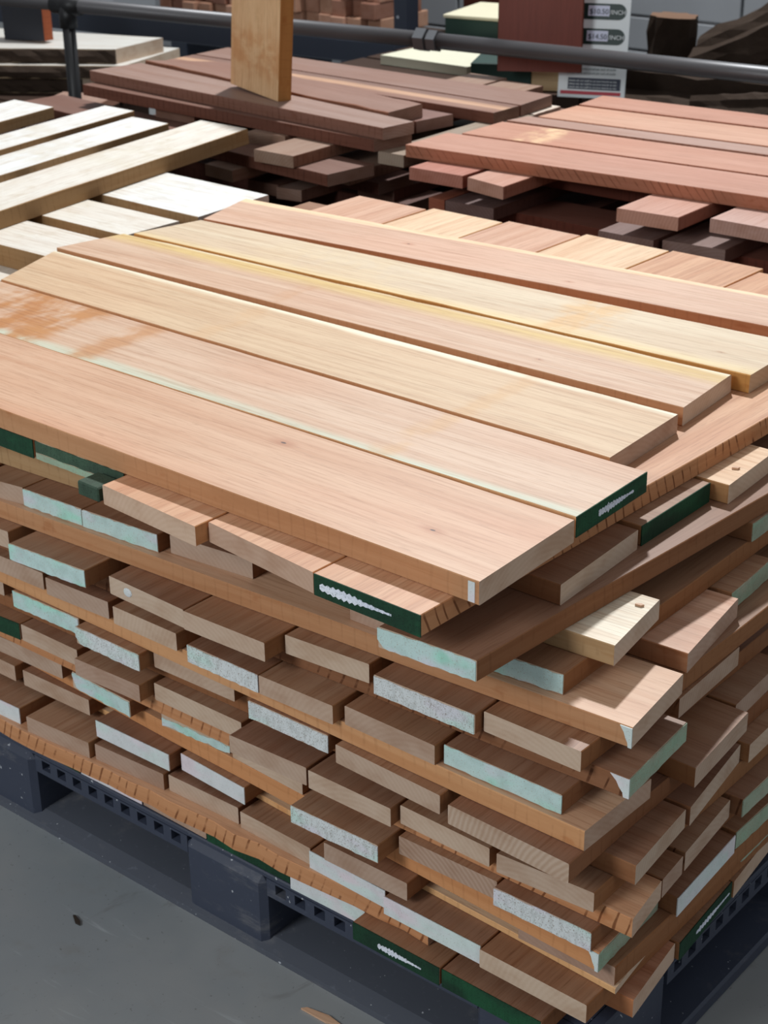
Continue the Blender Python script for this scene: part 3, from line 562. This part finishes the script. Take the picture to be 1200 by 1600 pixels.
# red pile at right
RED = lin(184, 136, 116); RED2 = lin(196, 152, 128); RED3 = lin(168, 134, 120)
FR = wood_face('red hardwood grain', None, pink=0.4, contrast=0.6); ER = wood_edge('red sawn edge', 0.5, (0.80, 0.62, 0.52), 0.8); ERD = wood_edge('dark red edge', 0.3, (0.62, 0.42, 0.36))
FR2 = wood_face('red hardwood with cream patch', lin(188, 138, 116), stains=[(0.18, 0.07, 1.0, lin(226, 190, 150))], pink=0.5, contrast=0.6)
bundle(-1.42, 0.6, 1.72, 2.50, -0.2405, 'dark timber bundle under the red plank pile at right')
RG = 'red planks on the right pile'
def rx(xl, yf, yk, dxl, dxk, f, e, col, lab, slope=0.10, xr=0.45):
    a = (xl, yf); b_ = (xl+dxl, yk); L = xr-xl
    return yb('red_plank', [a, b_, (b_[0]+L, yk+slope*L), (a[0]+L, yf+slope*L)], 0.0, TH, col, lab, RG, f, e, EDE)
rx(-1.482, 1.701, 1.864, 0.003, 0, FR, ER, RED, 'nearest red plank with diagonal saw marks on its front edge', 0.083)
rx(-1.447, 1.879, 2.042, 0.004, 0, FR2, ER, RED, 'red plank with a cream patch, second from the front', 0.083)
rx(-1.443, 2.060, 2.132, 0.016, 0, FR, ER, RED3, 'narrow greyish red plank, third from the front of the right pile', 0.083)
rx(-1.405, 2.146, 2.312, 0.007, 0, FR, ER, RED2, 'light orange-red plank, fourth from the front of the right pile', 0.083)
rx(-1.403, 2.329, 2.460, -0.010, 0, FR, ER, RED, 'rearmost red plank on the right pile, below the price sign', 0.083)
RE = 'short red boards sticking out of the right pile'
ERR = wood_end('dark red end grain', 0.6, 0.0)
def re_(p0, p1, z, lab, col, yk=2.45, th=TH): return yb('short_red_board', [p0, p1, (p1[0], yk), (p0[0], yk)], z, th, col, lab, RE, FR, ERD, ERR)
re_((-1.413, 1.630), (-1.262, 1.637), -0.03, 'red board end at the left corner under the red planks', lin(176, 120, 104))
re_((-1.245, 1.634), (-1.129, 1.613), -0.03, 'pinkish board end second from left under the red planks', lin(190, 146, 128))
re_((-0.831, 1.613), (-0.687, 1.626), -0.03, 'pinkish board end in the gap under the red planks, pale right edge', lin(190, 144, 126))
re_((-0.632, 1.661), (-0.480, 1.664), -0.03, 'greyish pink board end at the right frame edge under the red planks', lin(188, 152, 140))
re_((-0.2, 1.66), (-0.05, 1.66), -0.03, 'red board end beyond the right frame edge', RED3)
RC = 'dark red cross boards of the right pile'
for z, y, lab in ((-0.06, 1.86, 'dark red cross board in second row of the right pile, front'), (-0.06, 2.25, 'dark red cross board in second row of the right pile, rear'), (-0.12, 1.72, 'dark red cross board in fourth row of the right pile, front'), (-0.12, 2.25, 'dark red cross board in fourth row of the right pile, rear')):
    yb('red_cross_board', [(-1.30, y), (-1.30, y+0.15), (0.5, y+0.17), (0.5, y+0.02)], z, TH, lin(120, 78, 66), lab, RC, FR, ERD, EDE)
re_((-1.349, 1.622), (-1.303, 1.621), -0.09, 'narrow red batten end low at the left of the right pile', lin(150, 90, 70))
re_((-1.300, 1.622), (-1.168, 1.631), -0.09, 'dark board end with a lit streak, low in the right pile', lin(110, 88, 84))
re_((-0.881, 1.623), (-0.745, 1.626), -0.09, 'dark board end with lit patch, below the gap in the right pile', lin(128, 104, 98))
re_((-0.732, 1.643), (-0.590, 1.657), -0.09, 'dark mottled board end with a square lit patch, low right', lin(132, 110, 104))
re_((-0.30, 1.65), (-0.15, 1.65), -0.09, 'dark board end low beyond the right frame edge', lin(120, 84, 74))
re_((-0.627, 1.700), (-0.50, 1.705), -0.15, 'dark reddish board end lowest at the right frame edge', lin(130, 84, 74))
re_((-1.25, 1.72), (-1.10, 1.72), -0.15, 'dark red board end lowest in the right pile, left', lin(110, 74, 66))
for i, y in enumerate((1.74, 2.05, 2.32)):
    yb('red_cross_board', [(-1.36, y), (-1.36, y+0.15), (0.55, y+0.15), (0.55, y)], -0.18, 0.060, lin(84, 58, 52), ('thick dark bearer under the red pile, front one', 'thick dark bearer under the red pile, middle one', 'thick dark bearer under the red pile, rear one')[i], None, FR, ERD, EDE)

# ================================================================== RAILING
PIPE = plain('dark galvanised pipe', lin(84, 82, 84), 0.42, 0.5, 0.25, var=0.25, scale=9)
PIPED = plain('black painted pipe', lin(24, 23, 25), 0.45, 0.45, 0.0, var=0.3, scale=9)
FIT = plain('cast grey fitting', lin(104, 106, 110), 0.5, 0.5, 0.3, var=0.2, scale=20)
rl = empty('pipe_railing', (-3.54, 2.43, FLOORZ)); tag(rl, 'dark pipe handrail with a post and a hexagonal coupling behind the piles', 'railing')
O = Vector((-3.54, 2.43, FLOORZ)); RZ = 0.055
def rp(x, y, z): return tuple(Vector((x, y, z))-O)
J = (-2.119, 2.605, RZ)
MB().tube(rp(-6.4, 2.0917, RZ), rp(*J), 0.0235, 20).build('left_rail_pipe', PIPE, rl, True)
MB().tube(rp(*J), rp(-0.2, 2.785, RZ), 0.0235, 20).build('right_rail_pipe', PIPE, rl, True)
MB().tube((0, 0.0, 0), (0, 0.0, W(RZ)), 0.0225, 20).build('post', PIPED, rl, True)
tee = MB().tube(rp(-3.60, 2.425, RZ), rp(-3.48, 2.437, RZ), 0.031, 20).tube((0, 0, W(RZ)-0.075), (0, 0, W(RZ)), 0.030, 20); tee.build('tee_fitting', PIPED, rl, True)
MB().tube((0, 0, 0), (0, 0, 0.012), 0.07, 24).build('floor_flange', PIPED, rl)
MB().tube(rp(-6.35, 2.098, FLOORZ), rp(-6.35, 2.098, RZ), 0.0225, 16).build('post', PIPED, rl, True)
dv = (Vector((-0.2, 2.785, RZ))-Vector(J)).normalized(); jv = Vector(J)-O
hexn = MB().tube(tuple(jv-dv*0.040), tuple(jv-dv*0.004), 0.036, 6).tube(tuple(jv+dv*0.004), tuple(jv+dv*0.034), 0.033, 6); hexn.build('hex_coupling', FIT, rl)
MB().tube(rp(-0.2, 2.785, FLOORZ), rp(-0.2, 2.785, RZ), 0.0225, 16).build('post', PIPED, rl, True)

# cherry board leaning on the railing
CHF = wood_face('curly cherry grain', lin(216, 176, 132), stains=[(0.10, 0.10, 0.7, lin(190, 128, 72))], pink=0.2, contrast=0.4, mottle=0.5)
def leaning(name, base_l, base_r, z, th, height, tilt, facem, edgem, color, label, cat='board'):
    """upright board standing on its bottom edge base_l - base_r; tilt = (dx, dy) per metre of height"""
    a = Vector((*base_l, z)); b_ = Vector((*base_r, z)); wd = (b_-a).length
    verts, faces, idx = [], [], []
    e = 0.0015; n = 8
    for i in range(n+1):
        x = height*i/n
        verts += [(x, e, 0), (x, wd-e, 0), (x, wd, e), (x, wd, th-e), (x, wd-e, th), (x, e, th), (x, 0, th-e), (x, 0, e)]
    for i in range(n):
        for k in range(8):
            l = (k+1) % 8; faces.append((i*8+k, i*8+l, i*8+8+l, i*8+8+k)); idx.append((0, 1, 1, 1, 0, 1, 1, 1)[k])
    faces += [tuple(range(7, -1, -1)), tuple(n*8+k for k in range(8))]; idx += [2, 2]
    me = mesh(name, verts, faces, [facem, edgem, END], idx); fix(me)
    o = link(name, me)
    X = Vector((*tilt, 1)).normalized(); Y = (b_-a).normalized(); Y = (Y-X*Y.dot(X)).normalized(); Z = Y.cross(X)
    if Z.dot(fw) < 0: Z = -Z
    mm = Matrix((X, Y, Z)).transposed().to_4x4(); mm.translation = a
    if mm.to_3x3().determinant() < 0: me.flip_normals()
    o.matrix_world = mm; o.color = (*color, 1); tag(o, label, cat); return o
leaning('cherry_board', (-2.199, 1.842), (-1.963, 1.776), 0.0400, 0.040, 0.55, (0.05, 0.04), CHF, wood_edge('cherry edge', 0.1, (0.66, 0.50, 0.32)), lin(190, 150, 104), 'light cherry board leaning against the railing on the brown planks')

# ================================================================== BEYOND THE RAILING
RACK = plain('slate blue rack steel', lin(58, 64, 78), 0.45, 0.5, 0.2, var=0.2, scale=8)
rk = empty('pallet_rack', (-3.11, 3.72, FLOORZ)); tag(rk, 'slate blue steel storage rack with perforated upright behind the railing', 'rack')
MB().box(-2.6, -0.03, -0.02, 0.03, W(-0.300), W(-0.215), 0.004).build('beam', RACK, rk, rot=(0, 0, 0.10))
up = MB().box(-0.035, 0.035, -0.03, 0.04, 0, 2.0, 0.004).build('upright', RACK, rk)
HOLE = plain('light through hole', lin(176, 180, 190), 0.5)
for i in range(14): MB().tube((-0.012, -0.0315, 0.3+i*0.075), (-0.012, -0.029, 0.3+i*0.075), 0.006, 10).build('bolt_hole', HOLE, rk)
MB().box(-2.75, -2.68, -0.31, -0.24, 0, 2.0, 0.004).build('upright', RACK, rk)

# stacked reddish block ends behind the rack
bt = empty('timber_skid', (-4.55, 4.62, FLOORZ+0.255)); tag(bt, 'low dark skid under the stacked reddish timber blocks', 'skid')
for s in (-0.5, 0.0, 0.5): MB().box(s*1.1-0.05, s*1.1+0.05, -0.2, 0.25, -0.255, 0.12).build('runner', RACK, bt)
MB().box(-0.75, 0.75, -0.2, 0.25, 0.12, 0.15).build('deck', plain('dark skid deck', lin(70, 56, 48)), bt)
bl_src = None; rnd = random.Random(3)
BLK = wood_end('pink block end', 0.2, 0.1)
cols = [lin(176, 128, 106), lin(196, 150, 128), lin(160, 110, 90), lin(186, 140, 116), lin(140, 92, 76)]
BC = [0]
for r in range(6):
    x = -5.25
    for c in range(15):
        wd = 0.088; h = 0.072
        o = None
        if bl_src is None:
            o = MB().box(0, wd-0.006, 0, 0.34, 0, h-0.001, 0.003).build('timber_block', BLK); bl_src = o
        else: o = bl_src.copy(); COL.objects.link(o)
        o.location = (x+c*wd+rnd.uniform(0, 0.004), 4.45+rnd.uniform(-0.03, 0.03)+(x+c*wd+5.25)*0.08, FLOORZ+0.4055+r*h); o.color = (*rnd.choice(cols), 1)
        tag(o, f'reddish timber block behind the rack, {ORD[r]} row from bottom, {ORD[c]} from left', 'timber', 'stacked timber blocks behind the rack')

# dark red board bundle right of the upright
for i in range(6):
    o, _ = board('dark_red_board', [(-2.78, 4.02), (-2.78, 4.20), (-3.06, 4.20), (-3.06, 4.02)], -0.30+i*0.075, 0.074, lin(104, 58, 46), f'dark red board on the rack right of the upright, {ORD[i]} from the bottom', 'dark red boards on the rack', FR, ERD, EDE, 3)
tb = MB().box(-3.10, -2.72, 3.99, 4.24, FLOORZ, -0.375).build('timber_crate', plain('dark crate wood', lin(58, 46, 42), 0.8)); tag(tb, 'dark crate under the dark red boards behind the rack', 'crate')
ps = MB().box(-2.70, -2.63, 4.05, 4.12, FLOORZ, 0.9, 0.003).build('rack_post', RACK); tag(ps, 'dark steel post right of the dark red boards', 'post')

# live-edge slabs at left beyond the post
BARK = plain('dark bark', lin(66, 54, 46), 0.9, 0.1, var=0.9, scale=26, bump=1.0)
SLAB = wood_face('grey slab grain', lin(216, 214, 208), pink=0.1, contrast=0.5)
SLABE = wood_edge('slab end', 0.1, (0.9, 0.85, 0.75))
def slab(q, z, th, lab):
    o, loc = board('live_edge_slab', q, z, th, lin(176, 160, 140), lab, 'live-edge slabs beyond the railing', SLAB, SLABE, END, 14, 0.002)
    A, D_ = loc[0], loc[3]; v, f = [], []; rn = random.Random(lab); n = 26                        # ragged bark strip on the front edge, a part
    s = -1 if loc[1].y < 0 else 1
    for i in range(n+1):
        p = A.lerp(D_, i/n); h1, h2 = rn.uniform(0.002, 0.012), rn.uniform(0.0, 0.008); o1, o2 = rn.uniform(0.004, 0.016), rn.uniform(0.006, 0.022)
        v += [(p.x, p.y+s*0.002, 0.001), (p.x, p.y-s*o1, h1), (p.x, p.y-s*o2, th*0.55), (p.x, p.y-s*o1*0.6, th-h2-0.002), (p.x, p.y+s*0.002, th-0.001)]
    for i in range(n):
        for k in range(5): l = (k+1) % 5; f.append((i*5+k, i*5+l, i*5+5+l, i*5+5+k))
    f += [(0, 1, 2, 3, 4), tuple(n*5+k for k in (4, 3, 2, 1, 0))]
    me = mesh('bark_edge', v, f, [BARK]); fix(me); link('bark_edge', me, o)['label'] = 'dark craggy bark along the front edge'
    return o
slab([(-3.887, 2.938), (-3.925, 3.22), (-4.75, 2.95), (-4.70, 2.42)], -0.200, 0.055, 'topmost grey live-edge slab with dark bark behind the railing post')
slab([(-3.84, 2.93), (-3.94, 3.32), (-4.80, 3.05), (-4.70, 2.36)], -0.2555, 0.050, 'second grey live-edge slab, sticking out to the right below the top one')
slab([(-4.00, 2.86), (-4.05, 3.30), (-4.85, 3.1), (-4.75, 2.36)], -0.306, 0.060, 'third live-edge slab with thick dark bark, lowest of the stack')
bundle(-4.95, -4.0, 2.45, 3.2, -0.3665, 'dark timber bundle beneath the live-edge slabs')
for i, (x0, y0, z) in enumerate(((-3.46, 2.16, -0.34), (-3.60, 2.02, -0.385))):
    yb('grey_plank', [(x0, y0), (x0-0.03, y0+0.13), (x0-1.2, y0-0.12), (x0-1.17, y0-0.25)], z, 0.045, lin(88, 80, 74), ('dark grey plank low behind the railing post, upper one', 'dark grey plank low behind the railing post, lower one')[i], None, FD, ED, EDE)
bundle(-4.7, -3.62, 1.55, 2.22, -0.4305, 'dark timber bundle beneath the grey planks at far left')
leaning('dark_plank', (-4.40, 2.825), (-4.194, 2.856), -0.1985, 0.05, 0.8, (-0.05, 0.03), plain('slate dark face', lin(40, 42, 50), 0.6), EDD, lin(150, 92, 66), 'dark slate plank with an orange edge standing on the live-edge slabs', 'plank')

# green-ended timber, red board, sign
bundle(-2.75, -1.87, 2.90, 3.66, -0.1255, 'dark timber bundle behind the railing under the sign')
GB = plain('green end coat', lin(26, 54, 46), 0.6); TW = wood_face('tan timber grain', lin(190, 164, 124), pink=0.1, contrast=0.4)
gt = empty('green_ended_timber', (-2.05, 2.98, -0.1250)); tag(gt, 'green painted timber block with bare tan end under the dark red board', 'timber')
MB().box(-0.14, 0.05, -0.10, 0.30, 0, 0.080, 0.003).build('green_block', GB, gt, rot=(0, 0, 0.45))
MB().box(0.0505, 0.17, -0.10, 0.30, 0, 0.080, 0.003).build('tan_block', TW, gt, rot=(0, 0, 0.45))
gb = empty('green_carton', (-2.62, 3.55, -0.125)); tag(gb, 'green sided carton with a cream top beyond the railing', 'carton')
MB().box(-0.10, 0.14, -0.10, 0.2, 0, 0.085, 0.003).build('body', GB, gb, rot=(0, 0, 0.2)); MB().box(-0.105, 0.145, -0.105, 0.205, 0.0855, 0.097, 0.002).build('lid', plain('cream card', lin(206, 198, 172), 0.8), gb, rot=(0, 0, 0.2))
cs = MB().prism([(-2.62, 2.98), (-2.26, 2.98), (-2.20, 3.22), (-2.30, 3.46), (-2.60, 3.42)], -0.125, -0.095).build('cream_slab', plain('cream slab', lin(206, 202, 180), 0.8, var=0.2)); tag(cs, 'pale cream slab lying beyond the railing left of the green block', 'slab')
leaning('dark_red_upright_board', (-1.985, 2.765), (-1.760, 2.880), -0.0445, 0.025, 0.9, (-0.03, 0.05), wood_face('deep red grain', lin(118, 54, 40), pink=0.4, contrast=0.5), wood_edge('deep red edge', 0.1, (0.9, 0.6, 0.5)), lin(110, 62, 46), 'deep red board standing upright behind the railing beside the sign')
SW = plain('white sign plastic', lin(232, 238, 240), 0.35, 0.5, var=0.05); SG = plain('sign dark green', lin(18, 48, 44), 0.4, var=0.1); SN = plain('sign navy', lin(28, 40, 66), 0.4, var=0.1); SRD = plain('sign red', lin(190, 40, 60), 0.4, var=0.1); SL = plain('sign lilac', lin(214, 218, 240), 0.4, var=0.05); STX = plain('sign print', lin(90, 110, 110), 0.5, var=0.1)
sg = empty('price_sign', (-1.755, 2.93, -0.126)); tag(sg, 'white price sign with dark green pills leaning behind the railing', 'sign')
sg.rotation_euler = (-0.16, 0, 0.38)
SWD = 0.205; SH = 0.52
MB().box(-SWD/2, SWD/2, 0, 0.006, 0, SH, 0.001).build('panel', SW, sg)
def pill(zc, h, x0, x1, m=SG, nm='green_pill', round_r=True, y=-0.0015):
    pts = [(x0, zc-h/2), ] + [(x1-h/2+h/2*math.sin(a), zc-h/2*math.cos(a)) for a in [math.pi*i/10 for i in range(11)]] + [(x0, zc+h/2)] if round_r else [(x0, zc-h/2), (x1, zc-h/2), (x1, zc+h/2), (x0, zc+h/2)]
    k = len(pts); v = [(x, y, z) for x, z in pts]+[(x, 0.001, z) for x, z in pts]
    f = [tuple(range(k)), tuple(range(2*k-1, k-1, -1))]+[(i, (i+1) % k, k+(i+1) % k, k+i) for i in range(k)]
    me = mesh(nm, v, f, [m]); fix(me); return link(nm, me, sg)
def txt(s, x, z, size, m, par=None, y=-0.004, al='LEFT'):
    c = bpy.data.curves.new('lettering', 'FONT'); c.body = s; c.size = size; c.align_x = al; c.extrude = 0.0004; c.materials.append(m)
    to = bpy.data.objects.new('lettering', c); me = bpy.data.meshes.new_from_object(to); bpy.data.objects.remove(to); o = bpy.data.objects.new('lettering', me); COL.objects.link(o); o.parent = sg; o.location = (x, y, z); o.rotation_euler = (math.pi/2, 0, 0); return o
for zc, pr in ((0.252, '$10.50'), (0.180, '$14.50')):
    pill(zc, 0.046, -SWD/2, SWD/2-0.012); pill(zc+0.002, 0.030, -0.024, 0.040, SL, 'price_label', False, -0.0025)
    txt('on', -0.062, zc-0.008, 0.026, SW); txt(pr, -0.020, zc-0.007, 0.021, SN); txt('/INCH', 0.0415, zc-0.007, 0.0175, SW)
pill(0.335, 0.065, -SWD/2, SWD/2-0.006, SN, 'navy_band', False); txt('NATE', -0.02, 0.310, 0.03, SW)
pill(0.135, 0.003, -0.09, 0.085, STX, 'rule', False)
for i in range(4): txt('sold per piece and priced per inch of width', -0.078, 0.108-i*0.0125, 0.0086, STX)
pill(0.042, 0.034, -0.072, 0.088, SN, 'navy_panel', False)
for i in range(3): txt('please ask our staff to cut your boards to size', -0.068, 0.048-i*0.0095, 0.0078, SW)
pill(0.105, 0.06, -0.096, -0.085, SRD, 'red_bar', False); pill(0.015, 0.010, -0.094, 0.09, SRD, 'red_band', False)

# logs at right
def log(name, p, q, r, r2, label, seed, facem, n=22, rings=12, amp=0.25):
    p, q = Vector(p), Vector(q); d = (q-p); a = d.orthogonal().normalized(); c = d.normalized().cross(a); rn = random.Random(seed); v, f, ix = [], [], []
    prof = [1+rn.uniform(-amp, amp) for _ in range(n)]
    for i in range(rings+1):
        t = i/rings; R = r+(r2-r)*t
        for k in range(n):
            rr = R*prof[k]*(1+rn.uniform(-0.09, 0.09)); A = 2*math.pi*k/n; v.append(tuple(p+d*t+rr*(math.cos(A)*a+math.sin(A)*c)))
    for i in range(rings):
        for k in range(n): l = (k+1) % n; f.append((i*n+k, i*n+l, i*n+n+l, i*n+n+k)); ix.append(0)
    f += [tuple(range(n-1, -1, -1)), tuple(rings*n+k for k in range(n))]; ix += [1, 1]
    me = mesh(name, v, f, [BARK, facem], ix); fix(me); o = link(name, me); tag(o, label, 'log', None); return o
LOGE = plain('brown log face', lin(120, 92, 74), 0.8, 0.15, var=0.6, scale=9); LOGG = plain('grey brown log face', lin(150, 122, 100), 0.85, 0.15, var=0.5, scale=7)
bundle(-1.84, -0.3, 3.12, 4.1, -0.325, 'dark timber bundle under the rough logs at right')
log('rough_log', (-1.80, 3.26, -0.19), (-0.80, 3.32, -0.18), 0.105, 0.105, 'long black bark log lying behind the red pile', 5, LOGE)
log('rough_log', (-2.10, 3.93, -0.78), (-2.08, 3.96, -0.045), 0.105, 0.085, 'upright brown log stump behind the sign', 8, LOGE, amp=0.15)
log('rough_log', (-1.86, 3.82, -0.17), (-1.05, 3.86, 0.21), 0.10, 0.12, 'dark bark log sloping up to the right frame edge', 12, LOGE)
log('rough_log', (-1.50, 3.10, -0.15), (-1.18, 3.13, -0.115), 0.032, 0.04, 'broken grey-brown piece of wood in front of the logs', 21, LOGG, 12, 10, 0.4)
